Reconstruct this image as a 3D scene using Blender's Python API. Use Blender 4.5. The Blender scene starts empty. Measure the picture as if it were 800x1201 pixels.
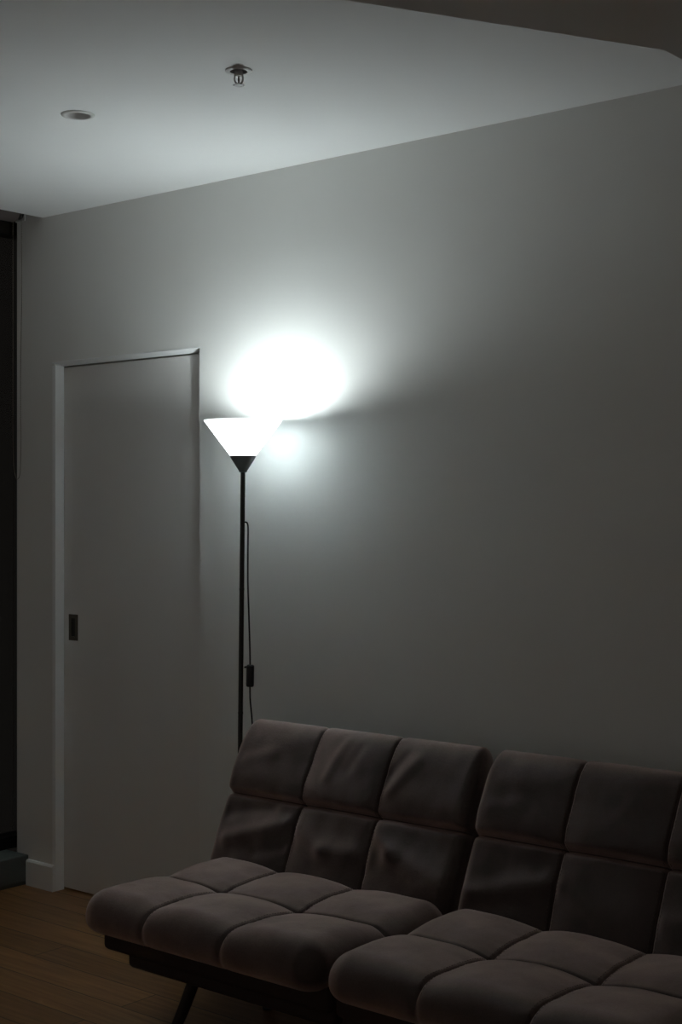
import bpy, bmesh, math, random
from mathutils import Vector, Matrix, noise
random.seed(7)
PI = math.pi
scene = bpy.context.scene
COL = scene.collection

# ------------------------------------------------------------------ materials
def new_mat(name):
    m = bpy.data.materials.new(name); m.use_nodes = True
    nt = m.node_tree
    return m, nt, nt.nodes['Principled BSDF'], nt.nodes['Material Output']

def simple(name, col, rough=.5, metal=0., bump=None, spec=.5):
    m, nt, b, out = new_mat(name)
    b.inputs['Base Color'].default_value = (*col, 1)
    b.inputs['Roughness'].default_value = rough
    b.inputs['Metallic'].default_value = metal
    b.inputs['Specular IOR Level'].default_value = spec
    if bump:
        sc, st, di = bump
        tc = nt.nodes.new('ShaderNodeTexCoord')
        n = nt.nodes.new('ShaderNodeTexNoise'); n.inputs['Scale'].default_value = sc; n.inputs['Detail'].default_value = 4
        bp = nt.nodes.new('ShaderNodeBump'); bp.inputs['Strength'].default_value = st; bp.inputs['Distance'].default_value = di
        nt.links.new(tc.outputs['Object'], n.inputs['Vector'])
        nt.links.new(n.outputs['Fac'], bp.inputs['Height']); nt.links.new(bp.outputs['Normal'], b.inputs['Normal'])
    return m

M = {}
M['wall'] = simple('wall_paint', (.78, .78, .755), .75, bump=(180, .06, .001), spec=.25)
M['ceiling'] = simple('ceiling_paint', (.91, .915, .91), .85, bump=(220, .05, .001), spec=.2)
M['trim'] = simple('trim_gloss_paint', (.90, .91, .91), .42, spec=.4)
M['door'] = simple('door_paint', (.76, .75, .73), .5, spec=.35)
M['white_plastic'] = simple('white_powdercoat', (.68, .67, .66), .45)
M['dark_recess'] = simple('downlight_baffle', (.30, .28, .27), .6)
M['chrome'] = simple('sprinkler_metal', (.36, .33, .32), .45, .75)
M['cup'] = simple('sprinkler_cup', (.34, .33, .33), .5)
M['bronze'] = simple('handle_bronze', (.10, .09, .07), .42, .7)
M['bronze_dark'] = simple('handle_recess', (.018, .016, .013), .6)
M['black_metal'] = simple('black_metal', (.017, .016, .015), .38, .0, bump=(300, .05, .0005))
M['holder'] = simple('lamp_holder_plastic', (.20, .225, .23), .5)
M['black_plastic'] = simple('black_plastic', (.009, .009, .011), .4)
M['alu'] = simple('window_black_aluminium', (.012, .011, .011), .45, .2)
M['hob'] = simple('window_sill_grey', (.10, .11, .105), .7, bump=(90, .2, .002))
M['blind'] = simple('blind_fabric', (.16, .13, .12), .9, bump=(500, .2, .0005))
M['chain'] = simple('bead_chain_steel', (.22, .20, .16), .35, .7)
M['base_fabric'] = simple('sofa_base_lining', (.040, .026, .022), .9, bump=(500, .3, .001))

def fabric():
    m, nt, b, out = new_mat('brown_microsuede')
    N = nt.nodes; L = nt.links
    tc = N.new('ShaderNodeTexCoord')
    n1 = N.new('ShaderNodeTexNoise'); n1.inputs['Scale'].default_value = 7; n1.inputs['Detail'].default_value = 6; n1.inputs['Roughness'].default_value = .65
    n2 = N.new('ShaderNodeTexNoise'); n2.inputs['Scale'].default_value = 260; n2.inputs['Detail'].default_value = 3
    L.new(tc.outputs['Object'], n1.inputs['Vector']); L.new(tc.outputs['Object'], n2.inputs['Vector'])
    mx = N.new('ShaderNodeMath'); mx.operation = 'MULTIPLY_ADD'; mx.inputs[1].default_value = .35
    L.new(n2.outputs['Fac'], mx.inputs[0]); L.new(n1.outputs['Fac'], mx.inputs[2])
    cr = N.new('ShaderNodeValToRGB')
    cr.color_ramp.elements[0].position = .45; cr.color_ramp.elements[0].color = (.066, .047, .042, 1)
    cr.color_ramp.elements[1].position = .95; cr.color_ramp.elements[1].color = (.112, .081, .073, 1)
    L.new(mx.outputs[0], cr.inputs['Fac'])
    # suede sheen put into the base colour by view angle: darker looking into the pile, paler across it
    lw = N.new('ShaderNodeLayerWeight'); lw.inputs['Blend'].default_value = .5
    nap_sheen = N.new('ShaderNodeMapRange'); nap_sheen.inputs['From Min'].default_value = .15; nap_sheen.inputs['From Max'].default_value = .8
    nap_sheen.inputs['To Min'].default_value = .75; nap_sheen.inputs['To Max'].default_value = 5.0
    L.new(lw.outputs['Facing'], nap_sheen.inputs['Value'])
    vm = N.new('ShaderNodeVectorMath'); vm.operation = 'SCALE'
    L.new(cr.outputs['Color'], vm.inputs[0]); L.new(nap_sheen.outputs['Result'], vm.inputs['Scale']); L.new(vm.outputs['Vector'], b.inputs['Base Color'])
    b.inputs['Roughness'].default_value = .62
    b.inputs['Specular IOR Level'].default_value = .35
    b.inputs['Sheen Weight'].default_value = .3
    b.inputs['Sheen Roughness'].default_value = .4
    b.inputs['Sheen Tint'].default_value = (1, .93, .88, 1)
    n3 = N.new('ShaderNodeTexNoise'); n3.inputs['Scale'].default_value = 28; n3.inputs['Detail'].default_value = 6; n3.inputs['Roughness'].default_value = .7
    L.new(tc.outputs['Object'], n3.inputs['Vector'])
    ad = N.new('ShaderNodeMath'); ad.operation = 'MULTIPLY_ADD'; ad.inputs[1].default_value = .25
    L.new(n2.outputs['Fac'], ad.inputs[0]); L.new(n3.outputs['Fac'], ad.inputs[2])
    bp = N.new('ShaderNodeBump'); bp.inputs['Strength'].default_value = .5; bp.inputs['Distance'].default_value = .004
    L.new(ad.outputs[0], bp.inputs['Height']); L.new(bp.outputs['Normal'], b.inputs['Normal'])
    return m
M['suede'] = fabric()
M['thread'] = simple('sofa_thread', (.085, .062, .055), .8)

def floor_mat():
    m, nt, b, out = new_mat('oak_floorboards')
    N = nt.nodes; L = nt.links
    tc = N.new('ShaderNodeTexCoord')
    br = N.new('ShaderNodeTexBrick')
    br.offset = .37; br.offset_frequency = 2
    br.inputs['Scale'].default_value = 1
    br.inputs['Brick Width'].default_value = 1.6; br.inputs['Row Height'].default_value = .14
    br.inputs['Mortar Size'].default_value = .0022; br.inputs['Mortar Smooth'].default_value = .2; br.inputs['Bias'].default_value = 0
    br.inputs['Color1'].default_value = (.23, .118, .048, 1); br.inputs['Color2'].default_value = (.38, .20, .085, 1)
    br.inputs['Mortar'].default_value = (.05, .025, .012, 1)
    L.new(tc.outputs['Object'], br.inputs['Vector'])
    mp = N.new('ShaderNodeMapping'); mp.inputs['Scale'].default_value = (1.6, 26, 1)
    L.new(tc.outputs['Object'], mp.inputs['Vector'])
    ns = N.new('ShaderNodeTexNoise'); ns.inputs['Scale'].default_value = 2.2; ns.inputs['Detail'].default_value = 7; ns.inputs['Distortion'].default_value = .6
    L.new(mp.outputs['Vector'], ns.inputs['Vector'])
    cr = N.new('ShaderNodeValToRGB')
    cr.color_ramp.elements[0].position = .3; cr.color_ramp.elements[0].color = (.62, .56, .5, 1)
    cr.color_ramp.elements[1].position = .7; cr.color_ramp.elements[1].color = (1.05, 1.03, 1, 1)
    L.new(ns.outputs['Fac'], cr.inputs['Fac'])
    mix = N.new('ShaderNodeMix'); mix.data_type = 'RGBA'; mix.blend_type = 'MULTIPLY'; mix.inputs['Factor'].default_value = 1
    L.new(br.outputs['Color'], mix.inputs['A']); L.new(cr.outputs['Color'], mix.inputs['B'])
    L.new(mix.outputs['Result'], b.inputs['Base Color'])
    b.inputs['Roughness'].default_value = .42; b.inputs['Specular IOR Level'].default_value = .35
    bp = N.new('ShaderNodeBump'); bp.inputs['Strength'].default_value = .3; bp.inputs['Distance'].default_value = .002; bp.invert = True
    L.new(br.outputs['Fac'], bp.inputs['Height']); L.new(bp.outputs['Normal'], b.inputs['Normal'])
    return m
M['floor'] = floor_mat()

def shade_mat():
    m, nt, b, out = new_mat('frosted_lamp_shade')
    N = nt.nodes; L = nt.links
    tr = N.new('ShaderNodeBsdfTranslucent'); tr.inputs['Color'].default_value = (.955, .975, .985, 1)
    di = N.new('ShaderNodeBsdfDiffuse'); di.inputs['Color'].default_value = (.90, .92, .93, 1)
    mx = N.new('ShaderNodeMixShader'); mx.inputs['Fac'].default_value = .18
    L.new(tr.outputs[0], mx.inputs[1]); L.new(di.outputs[0], mx.inputs[2])
    L.new(mx.outputs[0], out.inputs['Surface']); N.remove(b)
    return m
M['shade'] = shade_mat()

def glow_mat(strength, col):
    m, nt, b, out = new_mat('lit_bulb_glass')
    b.inputs['Base Color'].default_value = (.9, .9, .9, 1)
    b.inputs['Emission Color'].default_value = (*col, 1)
    # the diffuser of an LED bulb is brightest over its chip plate, at the crown
    N = nt.nodes; L = nt.links
    ge = N.new('ShaderNodeNewGeometry'); sp = N.new('ShaderNodeSeparateXYZ'); L.new(ge.outputs['Normal'], sp.inputs[0])
    mr = N.new('ShaderNodeMapRange'); mr.inputs['From Min'].default_value = .68; mr.inputs['From Max'].default_value = 1.0
    mr.inputs['To Min'].default_value = strength*.70; mr.inputs['To Max'].default_value = strength*1.0
    L.new(sp.outputs['Z'], mr.inputs['Value']); L.new(mr.outputs['Result'], b.inputs['Emission Strength'])
    return m
BULB = 330.0
M['bulb'] = glow_mat(BULB, (.90, 1.0, 1.01))

def glass_mat():
    m, nt, b, out = new_mat('window_glass')
    b.inputs['Base Color'].default_value = (.8, .85, .85, 1)
    b.inputs['Roughness'].default_value = .02
    b.inputs['IOR'].default_value = 1.45
    b.inputs['Transmission Weight'].default_value = 1
    return m
M['glass'] = glass_mat()

# ------------------------------------------------------------------ helpers
def obj(name, bm, mat, parent=None, smooth=False, loc=None):
    me = bpy.data.meshes.new(name)
    bmesh.ops.recalc_face_normals(bm, faces=bm.faces[:])
    bm.to_mesh(me); bm.free()
    for p in me.polygons: p.use_smooth = smooth
    me.materials.append(mat)
    o = bpy.data.objects.new(name, me); COL.objects.link(o)
    if loc: o.location = loc
    if parent: o.parent = parent
    return o

def autosmooth(o, ang=40):
    me = o.data
    for p in me.polygons: p.use_smooth = True
    bm = bmesh.new(); bm.from_mesh(me)
    for e in bm.edges:
        if len(e.link_faces) == 2 and e.calc_face_angle(0) > math.radians(ang): e.smooth = False
    bm.to_mesh(me); bm.free()
    return o

def struct(name, bm, mat, parent=None, smooth=False):
    o = obj(name, bm, mat, parent, smooth)
    if parent is None: o['kind'] = 'structure'
    return o

def thing(name, label, cat, loc=(0, 0, 0), group=None):
    o = bpy.data.objects.new(name, None); COL.objects.link(o)
    o.location = loc; o.empty_display_size = .1
    o['label'] = label; o['category'] = cat
    if group: o['group'] = group
    return o

def box(bm, x0, x1, y0, y1, z0, z1, bevel=0, seg=2):
    r = bmesh.ops.create_cube(bm, size=1)
    vs = r['verts']
    for v in vs:
        v.co = Vector(((x0+x1)/2 + v.co.x*(x1-x0), (y0+y1)/2 + v.co.y*(y1-y0), (z0+z1)/2 + v.co.z*(z1-z0)))
    if bevel:
        es = list({e for v in vs for e in v.link_edges})
        bmesh.ops.bevel(bm, geom=es, offset=bevel, segments=seg, affect='EDGES', profile=.5)
    return bm

def lathe(bm, prof, n=48, c=(0, 0), axis=None):
    """closed or open profile of (r,z) turned about a vertical axis"""
    rings = []
    for r, z in prof:
        if r < 1e-6:
            rings.append([bm.verts.new((c[0], c[1], z))])
        else:
            rings.append([bm.verts.new((c[0]+r*math.cos(2*PI*k/n), c[1]+r*math.sin(2*PI*k/n), z)) for k in range(n)])
    for a, b in zip(rings, rings[1:]):
        for k in range(n):
            k2 = (k+1) % n
            if len(a) == 1 and len(b) == 1: continue
            if len(a) == 1: bm.faces.new((a[0], b[k], b[k2]))
            elif len(b) == 1: bm.faces.new((a[k], b[0], a[k2]))
            else: bm.faces.new((a[k], b[k], b[k2], a[k2]))
    return bm

def tube(bm, pts, r, n=10, cap=True):
    pts = [Vector(p) for p in pts]
    rs = r if isinstance(r, (list, tuple)) else [r]*len(pts)
    rings = []
    up = None
    for i, p in enumerate(pts):
        t = (pts[min(i+1, len(pts)-1)] - pts[max(i-1, 0)]).normalized()
        if up is None:
            up = Vector((0, 0, 1)) if abs(t.z) < .9 else Vector((1, 0, 0))
        a = t.cross(up).normalized(); b = a.cross(t).normalized(); up = b
        rings.append([bm.verts.new(p + (a*math.cos(2*PI*k/n) + b*math.sin(2*PI*k/n))*rs[i]) for k in range(n)])
    for A, B in zip(rings, rings[1:]):
        for k in range(n):
            bm.faces.new((A[k], A[(k+1) % n], B[(k+1) % n], B[k]))
    if cap:
        bm.faces.new(rings[0][::-1]); bm.faces.new(rings[-1])
    return bm

def prism(bm, poly, z0, z1):
    a = [bm.verts.new((x, y, z0)) for x, y in poly]; b = [bm.verts.new((x, y, z1)) for x, y in poly]
    bm.faces.new(a); bm.faces.new(b)
    for i in range(len(poly)):
        j = (i+1) % len(poly)
        bm.faces.new((a[i], a[j], b[j], b[i]))
    return bm

def catmull(P, n=10):
    P = [Vector(p) for p in P]; out = []
    for i in range(len(P)-1):
        p0 = P[max(i-1, 0)]; p1 = P[i]; p2 = P[i+1]; p3 = P[min(i+2, len(P)-1)]
        for k in range(n):
            t = k/n
            out.append(.5*((2*p1) + (p2-p0)*t + (2*p0-5*p1+4*p2-p3)*t*t + (3*p1-p0-3*p2+p3)*t**3))
    out.append(P[-1])
    return out

# ------------------------------------------------------------------ the room
CEIL = 2.62
XL, XR, YF = -4.448, 1.7, -5.2      # ceiling's left edge, right wall, open side behind the camera
XW = -4.70                          # window plane
DX0, DX1, DH = -4.370, -3.580, 2.038   # sliding-door opening
DY = .042                           # leaf set back from the wall face

struct('floor', box(bmesh.new(), -4.9, XR+.15, YF-.15, .2, -.1, 0), M['floor'])
# ceiling with the taller slot above the window for the blind
struct('ceiling', box(bmesh.new(), XL, XR+.15, YF-.15, .2, CEIL, CEIL+.22), M['ceiling'])
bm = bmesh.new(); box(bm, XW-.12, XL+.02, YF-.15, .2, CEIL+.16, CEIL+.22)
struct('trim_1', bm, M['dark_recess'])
# lowered bulkhead over the right of the room
bp = [(-1.256, 0), (-1.256, -1.056), (-1.553, -1.643), (-3.35, YF), (XR, YF), (XR, 0)]
struct('ceiling_bulkhead', prism(bmesh.new(), bp, 2.35, CEIL), M['wall'])

# back wall: a front skin with the door opening and a rear skin, the leaf slides between
bm = bmesh.new()
XE = -4.609
box(bm, XE, DX0-.006, 0, DY-.002, 0, DH+.006); box(bm, XE, DX0-.019, 0, DY-.002, DH+.006, CEIL+.2)
box(bm, DX0-.02, DX1, 0, DY-.002, DH+.0125, CEIL+.2)
box(bm, DX1, XR, 0, DY-.002, 0, CEIL+.2)
box(bm, XE, XR, .088, .14, 0, CEIL+.2)
box(bm, XE, DX0-.03, DY-.002, .088, 0, CEIL+.2)
struct('wall_back', bm, M['wall'])
struct('wall_right', box(bmesh.new(), XR, XR+.15, YF, .14, 0, CEIL), M['wall'])
bm = bmesh.new()
box(bm, XW-.09, XW+.05, YF, -3.2, 0, CEIL+.2)
box(bm, XW-.09, XW+.04, -3.2, .14, 2.645, CEIL+.2)
struct('wall_left', bm, M['wall'])

# window
w = struct('window_1', None or box(bmesh.new(), XW-.05, XW+.03, -3.2, -3.14, .118, 2.645), M['alu'])
bm = bmesh.new()
box(bm, XW-.05, XW+.03, -3.14, .14, 2.585, 2.645); box(bm, XW-.05, XW+.03, -3.14, .14, .118, .165)
box(bm, XW-.05, XW+.03, .09, .14, .165, 2.585); box(bm, XW-.05, XW+.03, -1.56, -1.50, .165, 2.585)
obj('window_frame', bm, M['alu'], w)
obj('window_pane', box(bmesh.new(), XW-.016, XW-.010, -1.50, .09, .165, 2.585), M['glass'], w)
obj('window_pane', box(bmesh.new(), XW-.016, XW-.010, -3.14, -1.56, .165, 2.585), M['glass'], w)
# grey raised sill under the window
bm = bmesh.new(); box(bm, XW-.09, -4.535, -3.2, .0, .012, .118, .004, 2); box(bm, XW-.09, -4.545, -3.2, .0, 0, .012)
struct('trim_2', bm, M['hob'])

# door
d = struct('door_1', box(bmesh.new(), DX0-.02, DX1+.14, DY+.002, .084, .008, 2.0335, .002, 1), M['door'])
h = obj('door_handle', None or bmesh.new(), M['bronze'], d)
bm = bmesh.new()
hx0, hx1, hz0, hz1 = -4.341, -4.289, .972, 1.074
y0 = DY-.0005
def rect(x0, x1, z0, z1, y): return [bm.verts.new((x, y, z)) for x, z in ((x0, z0), (x1, z0), (x1, z1), (x0, z1))]
A = rect(hx0, hx1, hz0, hz1, DY+.002); B = rect(hx0+.001, hx1-.001, hz0+.001, hz1-.001, y0-.001)
Cc = rect(hx0+.014, hx1-.014, hz0+.016, hz1-.016, y0-.001); Dd = rect(hx0+.014, hx1-.014, hz0+.016, hz1-.016, DY+.0015)
for P, Q in ((A, B), (B, Cc), (Cc, Dd)):
    for i in range(4): bm.faces.new((P[i], P[(i+1) % 4], Q[(i+1) % 4], Q[i]))
bmesh.ops.recalc_face_normals(bm, faces=bm.faces[:]); bm.to_mesh(h.data); bm.free()
obj('finger_recess', box(bmesh.new(), hx0+.0142, hx1-.0142, DY+.0002, DY+.0018, hz0+.0162, hz1-.0162), M['bronze_dark'], h)

# jamb liner, head liner and the shadow gap over the leaf
struct('trim_3', box(bmesh.new(), DX0-.018, DX0, -.0008, DY, 0, DH), M['trim'])
bm = bmesh.new()                        # splayed head bead
pr = [(-.0012, DH+.014), (-.0012, DH+.011), (DY-.003, DH-.001), (DY-.003, DH+.014)]
a = [bm.verts.new((DX0-.018, y, z)) for y, z in pr]; b = [bm.verts.new((DX1, y, z)) for y, z in pr]
bm.faces.new(a); bm.faces.new(b)
for i in range(4): bm.faces.new((a[i], a[(i+1) % 4], b[(i+1) % 4], b[i]))
struct('trim_4', bm, M['trim'])
# baseboards
def skirting(bm, x0, x1):
    prof = [(0, 0), (-.015, 0), (-.015, .094), (-.010, .101), (0, .101)]
    a = [bm.verts.new((x0, y, z)) for y, z in prof]; b = [bm.verts.new((x1, y, z)) for y, z in prof]
    bm.faces.new(a); bm.faces.new(b)
    for i in range(len(prof)):
        j = (i+1) % len(prof); bm.faces.new((a[i], a[j], b[j], b[i]))
    return bm
bm = bmesh.new(); skirting(bm, -4.534, DX0-.001); skirting(bm, DX1+.001, XR)
struct('baseboard_back', bm, M['trim'])
bm = bmesh.new(); box(bm, XR-.015, XR, YF, 0, 0, .1, .003, 1)
struct('baseboard_right', bm, M['trim'])

# ------------------------------------------------------------------ ceiling fittings
def downlight():
    t = thing('downlight', 'round unlit recessed downlight in the ceiling, left of the sprinkler', 'downlight', (-3.215, -.853, CEIL))
    bm = bmesh.new()
    lathe(bm, [(.036, -.0015), (.0375, -.0045), (.047, -.003), (.0485, 0), (.036, 0), (.036, -.0015)], 56)
    obj('trim_ring', bm, M['white_plastic'], t, True)
    bm = bmesh.new(); lathe(bm, [(.036, -.0020), (.0335, .006), (.030, .015), (0, .016)], 48)
    obj('baffle', bm, M['white_plastic'], t, True)
    return t
t = downlight()
# the ceiling has a real hole for the downlight
def cut_hole(ceil, cx, cy, r, depth):
    bm = bmesh.new(); lathe(bm, [(0, CEIL-.02), (r, CEIL-.02), (r, CEIL+depth), (0, CEIL+depth)], 48, (cx, cy))
    c = obj('cutter', bm, M['ceiling'])
    md = ceil.modifiers.new('cut', 'BOOLEAN'); md.operation = 'DIFFERENCE'; md.object = c; md.solver = 'EXACT'
    dg = bpy.context.evaluated_depsgraph_get(); dg.update()
    me = bpy.data.meshes.new_from_object(ceil.evaluated_get(dg))
    ceil.modifiers.clear(); ceil.data = me
    bpy.data.objects.remove(c)
cut_hole(bpy.data.objects['ceiling'], -3.215, -.853, .037, .05)
cut_hole(bpy.data.objects['ceiling'], -2.57, -.854, .0230, .03)

def sprinkler():
    t = thing('fire_sprinkler', 'pendent metal fire sprinkler hanging from the ceiling in front of the lamp light', 'sprinkler', (-2.57, -.854, CEIL))
    bm = bmesh.new(); lathe(bm, [(.0225, 0), (.0225, -.0030), (.0235, -.0042), (.0345, -.0034), (.0358, -.0020), (.0358, 0), (.0225, 0)], 56)
    autosmooth(obj('escutcheon', bm, M['white_plastic'], t), 50)
    bm = bmesh.new(); lathe(bm, [(.0224, -.0032), (.0215, .006), (.015, .009), (0, .009)], 40)
    obj('recess_cup', bm, M['cup'], t, True)
    bm = bmesh.new(); lathe(bm, [(0, .004), (.0105, .004), (.0105, -.006), (.0120, -.0065), (.0120, -.012), (.008, -.015), (0, -.015)], 6)
    autosmooth(obj('body', bm, M['chrome'], t))
    for s in (-1, 1):
        pts = catmull([(s*.009, 0, -.011), (s*.0110, 0, -.021), (s*.0090, 0, -.030), (s*.003, 0, -.036)], 6)
        bm = bmesh.new(); tube(bm, pts, .0024, 8); obj('frame_arm', bm, M['chrome'], t, True)
    bm = bmesh.new(); tube(bm, [(0, 0, -.014), (0, 0, -.024), (0, 0, -.034)], [.0016, .0026, .0016], 10)
    obj('glass_bulb', bm, M['bronze'], t, True)
    bm = bmesh.new(); lathe(bm, [(0, -.033), (.0045, -.034), (.0045, -.0385), (0, -.0395)], 18)
    obj('boss', bm, M['chrome'], t, True)
    # toothed deflector plate
    bm = bmesh.new(); n = 48
    def ring(z):
        out = []
        for k in range(n):
            r = .0155 if (k % 4) < 3 else .0105
            a = 2*PI*k/n; rr = r; out.append(bm.verts.new((rr*math.cos(a), rr*math.sin(a), z + (.0012 if r > .012 else 0))))
        return out
    a = ring(-.0400); b = ring(-.0393)
    bm.faces.new(a); bm.faces.new(b)
    for k in range(n): bm.faces.new((a[k], a[(k+1) % n], b[(k+1) % n], b[k]))
    obj('deflector', bm, M['cup'], t)
    t.rotation_euler = (0, 0, math.radians(40))
sprinkler()

# ------------------------------------------------------------------ roller blind with its bead chain
def blind():
    bx, bz = -4.575, 2.655
    t = thing('roller_blind', 'rolled-up dark roller blind with hanging bead chain, over the dark window', 'blind', (bx, -.03, bz))
    bm = bmesh.new(); n = 28
    a = []
    tube(bm, [(0, -.012, 0), (0, -3.0, 0)], .042, n); obj('fabric_roll', bm, M['blind'], t, True)
    bm = bmesh.new(); tube(bm, [(0, .018, 0), (0, -.012, 0)], .028, 24)
    autosmooth(obj('chain_wheel', bm, M['black_plastic'], t))
    bm = bmesh.new(); box(bm, -.03, .03, .018, .0225, -.035, .125, .001, 1); obj('bracket', bm, M['white_plastic'], t)
    # closed chain loop: two strands and the bottom bend, carrying round beads
    xs0, xs1 = -.026, .026
    zb = 1.600-bz
    loop = [(xs1, .004, .0)] + [(xs1 + .004*math.sin(k*.6), .004, -.09*k) for k in range(1, 11)]
    loop += [(.020, .004, zb+.03), (.004, .004, zb), (-.010, .004, zb+.012), (-.022, .004, zb+.06)]
    loop += [(xs0, .004, -.85+.085*k) for k in range(0, 11)]
    pts = catmull(loop, 8)
    bm = bmesh.new(); tube(bm, pts, .0009, 5)
    # beads by arc length
    acc = 0
    for p, q in zip(pts, pts[1:]):
        L = (q-p).length
        while acc < L:
            c = p + (q-p)*(acc/L)
            bmesh.ops.create_icosphere(bm, subdivisions=1, radius=.0021, matrix=Matrix.Translation(c))
            acc += .0062
        acc -= L
    obj('bead_chain', bm, M['chain'], t, True)
blind()

# ------------------------------------------------------------------ floor lamp
def lamp():
    lx, ly = -3.1985, -.202
    t = thing('floor_lamp', 'lit black uplighter floor lamp with white cone shade, behind the sofa by the door', 'lamp', (lx, ly, 0))
    top = Vector((.0185, .004, 0))      # the pole leans a little; everything on top follows
    bm = bmesh.new(); lathe(bm, [(0, 0), (.125, 0), (.128, .006), (.124, .016), (.04, .024), (.016, .030), (.014, .04), (0, .04)], 56)
    autosmooth(obj('base', bm, M['black_metal'], t), 30)
    bm = bmesh.new(); tube(bm, [(0, 0, .036), (top.x*.5, top.y*.5, .82), (top.x, top.y, 1.612)], .0078, 20)
    p = autosmooth(obj('pole', bm, M['black_metal'], t))
    for z in (.42, .82, 1.22):
        bm = bmesh.new(); f = z/1.612
        lathe(bm, [(.0078, -.004), (.0084, -.003), (.0084, .003), (.0078, .004)], 20)
        o = obj('pole_joint', bm, M['black_metal'], p, True); o.location = (top.x*f, top.y*f, z)
    c = (top.x, top.y)
    bm = bmesh.new(); lathe(bm, [(0, 1.598), (.0125, 1.598), (.0135, 1.603), (.0420, 1.648), (.0425, 1.6515), (.040, 1.6515), (.012, 1.6105), (0, 1.6105)], 56, c)
    autosmooth(obj('shade_holder', bm, M['holder'], t), 35)['label'] = 'grey cone holder'
    rim = 1.7655
    bm = bmesh.new(); lathe(bm, [(.0395, 1.6495), (.1255, rim-.002), (.1268, rim), (.1255, rim+.0006), (.1240, rim-.001), (.0385, 1.6515), (.0395, 1.6495)], 72, c)
    obj('lamp_shade', bm, M['shade'], t, True)['label'] = 'white frosted cone shade'
    bm = bmesh.new(); lathe(bm, [(0, 1.6105), (.018, 1.6105), (.018, 1.652), (.014, 1.658), (0, 1.658)], 28, c)
    autosmooth(obj('bulb_socket', bm, M['white_plastic'], t))
    bm = bmesh.new()
    prof = [(.0125, 1.658), (.013, 1.692)]
    zc, R = 1.724, .031
    prof += [(R*math.cos(a), zc+R*math.sin(a)) for a in [math.radians(v) for v in range(-50, 90, 14)]] + [(0, zc+R)]
    lathe(bm, prof, 24, c)
    obj('light_bulb', bm, M['bulb'], t, True)
    # cord leaves the pole and hangs, with an inline switch
    ca = Vector((.769, .639, 0)); f = 1.436/1.612
    def P(s, z): return Vector((0, 0, z)) + Vector((top.x, top.y, 0))*(max(0, min(1, 1.0*z/1.612))) + ca*s
    cd = catmull([P(.006, 1.4365), P(.012, 1.437), P(.0165, 1.431), P(.0185, 1.41), P(.0185, 1.34), P(.0195, 1.24), P(.0235, 1.14), P(.0275, 1.04), P(.0295, .975)], 8)
    bm = bmesh.new(); tube(bm, cd, .0027, 8)
    cd2 = catmull([P(.0295, .905), P(.031, .86), P(.038, .79), P(.042, .70), P(.042, .5), P(.03, .3), P(.02, .12), P(.06, .02), P(.14, .0045), (.30, .14, .0045), (.55, .148, .0045)], 8)
    tube(bm, cd2, .0027, 8)
    cord = obj('power_cord', bm, M['black_plastic'], t, True)
    q = P(.0300, .94)
    bm = bmesh.new(); box(bm, -.0125, .0125, -.010, .010, -.036, .036, .006, 3)
    sw = autosmooth(obj('cord_switch', bm, M['black_plastic'], cord)); sw.location = q
    sw.rotation_euler = (0, math.radians(1), math.radians(40))
    bm = bmesh.new(); box(bm, -.0155, -.006, -.004, .004, .027, .033, .0015, 2); obj('slide_button', bm, M['black_plastic'], t)
    o = bpy.data.objects['slide_button']; o.parent = cord; o.location = q; o.rotation_euler = (0, math.radians(-8), math.radians(40))
    return t
lamp()

# ------------------------------------------------------------------ sofa
def smooth01(x): x = max(0., min(1., x)); return x*x*(3-2*x)

def axis_samples(a, b, seams, base, fine, edge):
    """samples between a and b, denser near the seams and near both ends"""
    xs = [a]; x = a
    while x < b:
        dmin = min([abs(x-s) for s in seams] + [9])
        e = min(x-a, b-x)
        st = base
        if dmin < .03: st = fine + (base-fine)*smooth01(dmin/.03)
        if e < edge: st = min(st, .0012 + (base-.0012)*(max(e, 0)/edge))
        x += st
        if x < b-.0006: xs.append(x)
    xs.append(b)
    return xs

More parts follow.
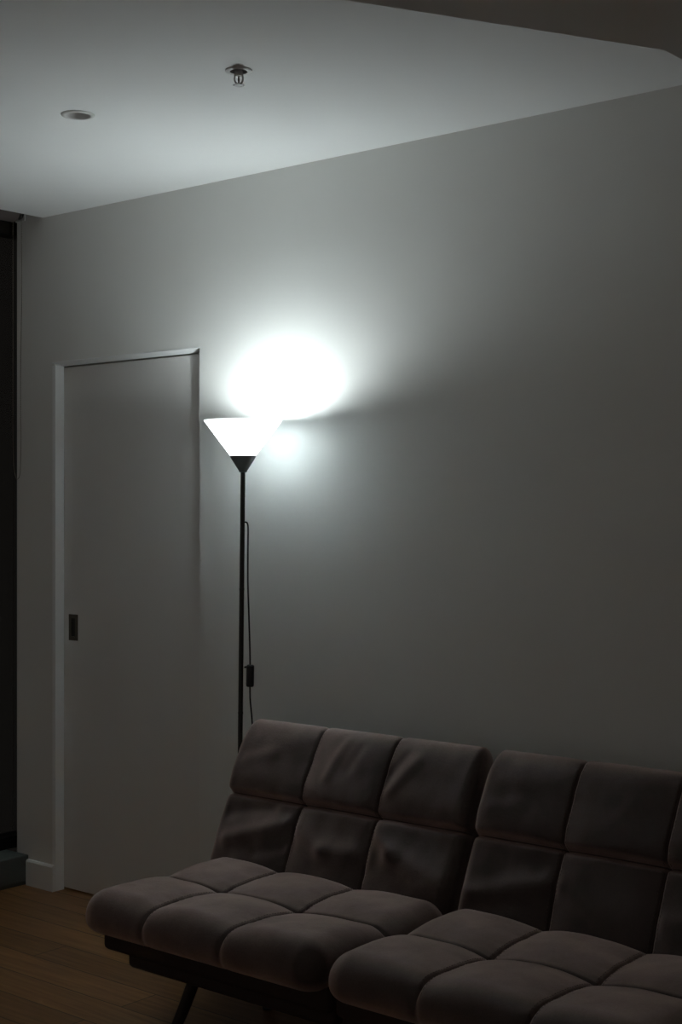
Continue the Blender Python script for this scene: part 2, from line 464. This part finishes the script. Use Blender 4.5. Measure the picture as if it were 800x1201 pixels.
def cushion(name, parent, mat, S, T, sseams, tseams, mid, up, down, R, bulge, groove, cfg, place, thread=True, pw=14):
    """pillow sheet: s along the sofa, t across; 'up' = top height, 'down' = depth of the underside"""
    (s0, s1), (t0, t1) = S, T
    sc, tcn = (s0+s1)/2, (t0+t1)/2
    hs, ht = (s1-s0)/2, (t1-t0)/2
    sb = [s0] + sseams + [s1]; tb = [t0] + tseams + [t1]
    def pan(x, B, wall_lo, wall_hi):
        for i in range(len(B)-1):
            if x <= B[i+1] or i == len(B)-2:
                p = (x-B[i])/(B[i+1]-B[i]); p = max(0., min(1., p))
                v = abs(2*p-1)
                if (i == 0 and p < .5 and not wall_lo) or (i == len(B)-2 and p > .5 and not wall_hi): v = v*.35
                return i, 1-v**2.3
    def height(s, t):
        i, fs = pan(s, sb, False, False); j, ft = pan(t, tb, cfg.get('tlo', False), cfg.get('thi', False))
        b = bulge[j] if isinstance(bulge, (list, tuple)) else bulge
        h = up + b*(cfg.get('ws', .5)*fs + cfg.get('wt', .5)*ft)
        for q in sseams:
            d = abs(s-q); h -= groove*math.exp(-(d/.0034)**2)
        for k, q in enumerate(tseams):
            d = abs(t-q); h -= cfg.get('tgroove', groove)*math.exp(-(d/cfg.get('tw', .0045))**2)
        h += cfg['extra'](s, t) if 'extra' in cfg else 0
        return h
    def prof(e): 
        if e >= R: return 1.
        return math.sqrt(max(0., 1-(1-e/R)**2))
    def pt(s, t, top):
        a = (s-sc)/hs; b = (t-tcn)/ht
        e = min(hs*(1-abs(a)), ht*(1-abs(b)))
        e1, e2 = hs*(1-abs(a)), ht*(1-abs(b))
        # rounded edges and rounded corners (a square corner cell mapped onto a quarter disc)
        R1 = cfg.get('Rs', R); R2 = cfg.get('Rt1', R) if b > 0 else R
        u = max(0., 1-e1/R1); v = max(0., 1-e2/R2)
        k = math.sqrt(max(0., (1-u*u)*(1-v*v)))
        x = s; y = t
        if u > 0 and v > 0:
            x = sc + math.copysign(hs-R1 + R1*u*math.sqrt(1-v*v/2), a)
            y = tcn + math.copysign(ht-R2 + R2*v*math.sqrt(1-u*u/2), b)
        if top:
            z = mid + height(s, t)*k
        else:
            z = mid - down*k**.8
        # seam notches pull the rounded sides in a little
        if 'notch' in cfg:
            for q in sseams:
                d = math.exp(-((s-q)/.010)**2)*max(0, 1-e2/R)
                y -= math.copysign(cfg['notch']*d, b)
            for q in tseams:
                d = math.exp(-((t-q)/.010)**2)*max(0, 1-e1/R1)
                x -= math.copysign(cfg['notch']*d, a)
        return place(x, y, z)
    xs = axis_samples(s0, s1, sseams, .0105, .0016, R*1.1)
    ts = axis_samples(t0, t1, tseams, .0105, .0022, R*1.1)
    bm = bmesh.new()
    ns, ntt = len(xs), len(ts)
    G = [[bm.verts.new(pt(s, t, True)) for t in ts] for s in xs]
    Bt = [[G[i][j] if i in (0, ns-1) or j in (0, ntt-1) else bm.verts.new(pt(xs[i], ts[j], False)) for j in range(ntt)] for i in range(ns)]
    for i in range(ns-1):
        for j in range(ntt-1):
            bm.faces.new((G[i][j], G[i+1][j], G[i+1][j+1], G[i][j+1]))
            q = (Bt[i][j], Bt[i][j+1], Bt[i+1][j+1], Bt[i+1][j])
            try: bm.faces.new(q)
            except ValueError: pass
    o = obj(name, bm, mat, parent, True)
    if thread:
        def run(fn, n):
            pts = [Vector(fn(i/n)) for i in range(n+1)]
            for i in range(0, n-1, 2):
                tube(bm, [pts[i], (pts[i]+pts[i+1])/2, pts[i+1]], .0009, 4)
        for q in sseams:
            for dd in (-.0095, .0095):
                n = int((t1-t0)/.0055)
                bm = bmesh.new()
                run(lambda u: pt(q+dd, t0+.010+(t1-t0-.02)*u, True), n)
                obj('topstitching', bm, M['thread'], o)
    return o

def sofa():
    x0 = -3.105; xm = -2.222; g = .010; x1 = -1.335
    zs = 0
    root = thing('futon_sofa', 'brown suede-look armless futon sofa with square-tufted split cushions against the wall', 'sofa', ((x0+x1)/2, -.60, 0))
    ox, oy = root.location.x, root.location.y
    def loc(v): return Vector((v[0]-ox, v[1]-oy, v[2]))
    halves = [((x0, xm-g/2), [-2.835, -2.545], 11), ((xm+g/2, x1), [-1.925, -1.632], 23)]
    for (S, ss, sd) in halves:
        # ---- seat
        def extra(s, t, sd=sd):
            n = noise.noise(Vector((s*5+sd, t*5, 3.1)))*.004 + noise.noise(Vector((s*17+sd, t*17, 1.7)))*.0012
            # little puckers running off the seams
            w = 0
            for q in ss:
                d = abs(s-q); w += math.exp(-(d/.03)**2)*math.sin(t*150+3*math.sin(t*37+sd))*.0008
            return n + w
        def place(x, y, z): return loc((x, y, z))
        cushion('seat_cushion', root, M['suede'], S, (-.955, -.36), ss, [-.645], .345, .036, .052, .072,
                [.040, .038], .010, dict(extra=extra, notch=.004, ws=.45, wt=.55, tgroove=.009, thi=False), place)
        # ---- backrest: t runs up the slope
        lean = math.radians(22)
        base = Vector((0, -.360, .330)); upv = Vector((0, math.sin(lean), math.cos(lean))); nv = Vector((0, -math.cos(lean), math.sin(lean)))
        def place_b(x, t, z):
            p = base + upv*t + nv*z
            return loc((x, p.y, p.z))
        rs = .262
        cols = list(zip([S[0]]+ss, ss+[S[1]]))
        def world(k, p, q, low=True):
            a, b = cols[k]
            return (a+(b-a)*p, (.085+(rs-.085)*q) if low else (rs+(.50-rs)*q))
        if sd == 11:
            folds = [(0, (.10, .18), (.95, .62), .013, .026, True), (0, (.0, .62), (.62, .86), -.009, .024, True), (0, (.55, .05), (1., .25), -.006, .02, True),
                     (1, (.05, .60), (.45, .28), .010, .026, True), (1, (.45, .28), (1., .34), .010, .028, True), (1, (.38, .66), (.72, .62), -.006, .034, True),
                     (2, (.0, .92), (.28, .42), .012, .026, True), (2, (.28, .42), (.90, .10), .012, .030, True), (2, (.55, .72), (.75, .60), -.006, .045, True),
                     (1, (.42, .86), (.30, .35), .005, .016, False), (1, (.62, .80), (.55, .50), -.004, .016, False), (2, (.34, .72), (.10, .30), .006, .018, False), (2, (.2, .8), (.05, .5), -.004, .014, False), (0, (.1, .45), (.45, .55), .004, .02, False)]
        else:
            folds = [(0, (.18, .12), (.98, .46), .012, .028, True), (0, (.5, .66), (.8, .72), -.006, .036, True), (1, (.1, .40), (.5, .16), .007, .03, True),
                     (1, (.55, .62), (.7, .55), -.006, .04, True), (2, (.1, .2), (.8, .5), .008, .03, True), (0, (.2, .3), (.5, .4), .004, .022, False), (1, (.45, .35), (.65, .55), .004, .03, False)]
        folds = [(world(k, *P, low), world(k, *Q, low), A, wd) for k, P, Q, A, wd, low in folds]
        def segd(s, t, P, Q):
            dx, dy = Q[0]-P[0], Q[1]-P[1]
            u = max(0., min(1., ((s-P[0])*dx+(t-P[1])*dy)/(dx*dx+dy*dy)))
            return math.hypot(s-P[0]-u*dx, t-P[1]-u*dy)
        def extra_b(s, t, sd=sd):
            n = noise.noise(Vector((s*6+sd, t*6, 9.1)))*.006 + noise.noise(Vector((s*18+sd, t*15, 4.7)))*.0022
            if t > rs: n += .013*math.exp(-(((t-rs)/.228-.17)/.27)**2)     # the upper row swells forward over the seam
            fade = min(1., min([abs(s-q) for q in ss]+[abs(t-rs)])/.022)
            n += fade*sum(A*math.exp(-(segd(s, t, P, Q)/wd)**2) for P, Q, A, wd in folds)
            w = 0
            for q in ss:
                d = abs(s-q); w += math.exp(-(d/.025)**2)*math.sin(t*170+2*math.sin(t*41+sd))*.0009
            return n + w
        Sb = (S[0]-.048, S[1]) if sd == 11 else (S[0], S[1]+.048)
        cushion('backrest_cushion', root, M['suede'], Sb, (0.0, .510), ss, [rs], 0.0, .040, .060, .052,
                [.022, .022], .011, dict(extra=extra_b, notch=.004, ws=.65, wt=.35, tgroove=.022, tw=.0085, Rt1=.120, Rs=.036), place_b, pw=30)
        # ---- stepped base under each half
        sx0, sx1 = S
        li = .045 if sd == 11 else .004; ri = .004 if sd == 11 else .045
        b = obj('seat_base', box(bmesh.new(), sx0+li, sx1-ri, -.895, -.36, .245, .312, .016, 3), M['base_fabric'], root)
        b.location = (-ox, -oy, 0); autosmooth(b)
        li2 = .125 if sd == 11 else .006; ri2 = .006 if sd == 11 else .125
        b2 = obj('under_rail', box(bmesh.new(), sx0+li2, sx1-ri2, -.875, -.38, .205, .262, .016, 3), M['base_fabric'], root)
        b2.location = (-ox, -oy, 0); autosmooth(b2)
    # backrest support and hinges joining back and base
    for xx in (x0+.16, xm-.16, xm+.16, x1-.16):
        bm = bmesh.new(); tube(bm, [loc((xx, -.40, .25)), loc((xx, -.31, .27)), loc((xx, -.20, .42)), loc((xx, -.165, .52))], .011, 10)
        obj('hinge_bar', bm, M['black_metal'], root, True)
    # legs: round, tapered, splayed outwards, black
    for (lx, ly, sx, sy) in ((x0+.335, -.80, -1, -1), (x1-.335, -.80, 1, -1), (x0+.335, -.45, -1, .6), (x1-.335, -.45, 1, .6)):
        a = Vector((lx, ly, .235)); b = Vector((lx+sx*.085, ly+sy*.03, .0))
        bm = bmesh.new(); tube(bm, [loc(a), loc(a.lerp(b, .5)), loc(b+Vector((0, 0, .012)))], [.0185, .0165, .0145], 20)
        l = autosmooth(obj('leg', bm, M['black_metal'], root))
        bm = bmesh.new(); c = loc(b); lathe(bm, [(0, 0), (.0155, 0), (.0160, .004), (.0155, .014), (0, .014)], 20)
        f = obj('foot_cap', bm, M['black_plastic'], l, True); f.location = c
sofa()

# ------------------------------------------------------------------ night outside, added fill, camera, colour
w = bpy.data.worlds.new('night_with_fill'); scene.world = w; w.use_nodes = True
nt = w.node_tree; N = nt.nodes; L = nt.links
# a black night beyond the window, an added weak warm fill from the side left open behind the camera
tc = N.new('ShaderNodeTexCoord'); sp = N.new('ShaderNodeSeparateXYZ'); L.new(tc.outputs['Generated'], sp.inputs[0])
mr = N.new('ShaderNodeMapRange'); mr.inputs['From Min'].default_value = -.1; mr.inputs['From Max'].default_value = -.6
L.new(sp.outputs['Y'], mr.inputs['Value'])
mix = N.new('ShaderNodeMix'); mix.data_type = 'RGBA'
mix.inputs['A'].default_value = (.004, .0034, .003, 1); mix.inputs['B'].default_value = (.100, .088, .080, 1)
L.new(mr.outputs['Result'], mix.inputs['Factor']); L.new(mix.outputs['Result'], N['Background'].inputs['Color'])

cam = bpy.data.cameras.new('camera'); co = bpy.data.objects.new('camera', cam); COL.objects.link(co)
cam.sensor_fit = 'VERTICAL'; cam.sensor_height = 36; cam.sensor_width = 24
cam.lens = 1668/1201*36
cam.clip_start = .05
YAW = math.radians(50.31)
PITCH = math.radians(0.0)
co.location = (0, -3.5335, 1.47)
co.rotation_euler = (PI/2+PITCH, 0, PI/2-YAW)
cam.shift_y = -math.tan(PITCH)*1668/1201
scene.camera = co

scene.view_settings.view_transform = 'Standard'
scene.view_settings.look = 'None'
scene.view_settings.exposure = 0.30
scene.view_settings.gamma = 1
scene.view_settings.use_curve_mapping = False
scene.cycles.max_bounces = 12; scene.cycles.diffuse_bounces = 8; scene.cycles.transmission_bounces = 8
scene.cycles.use_denoising = True
scene.cycles.caustics_reflective = False
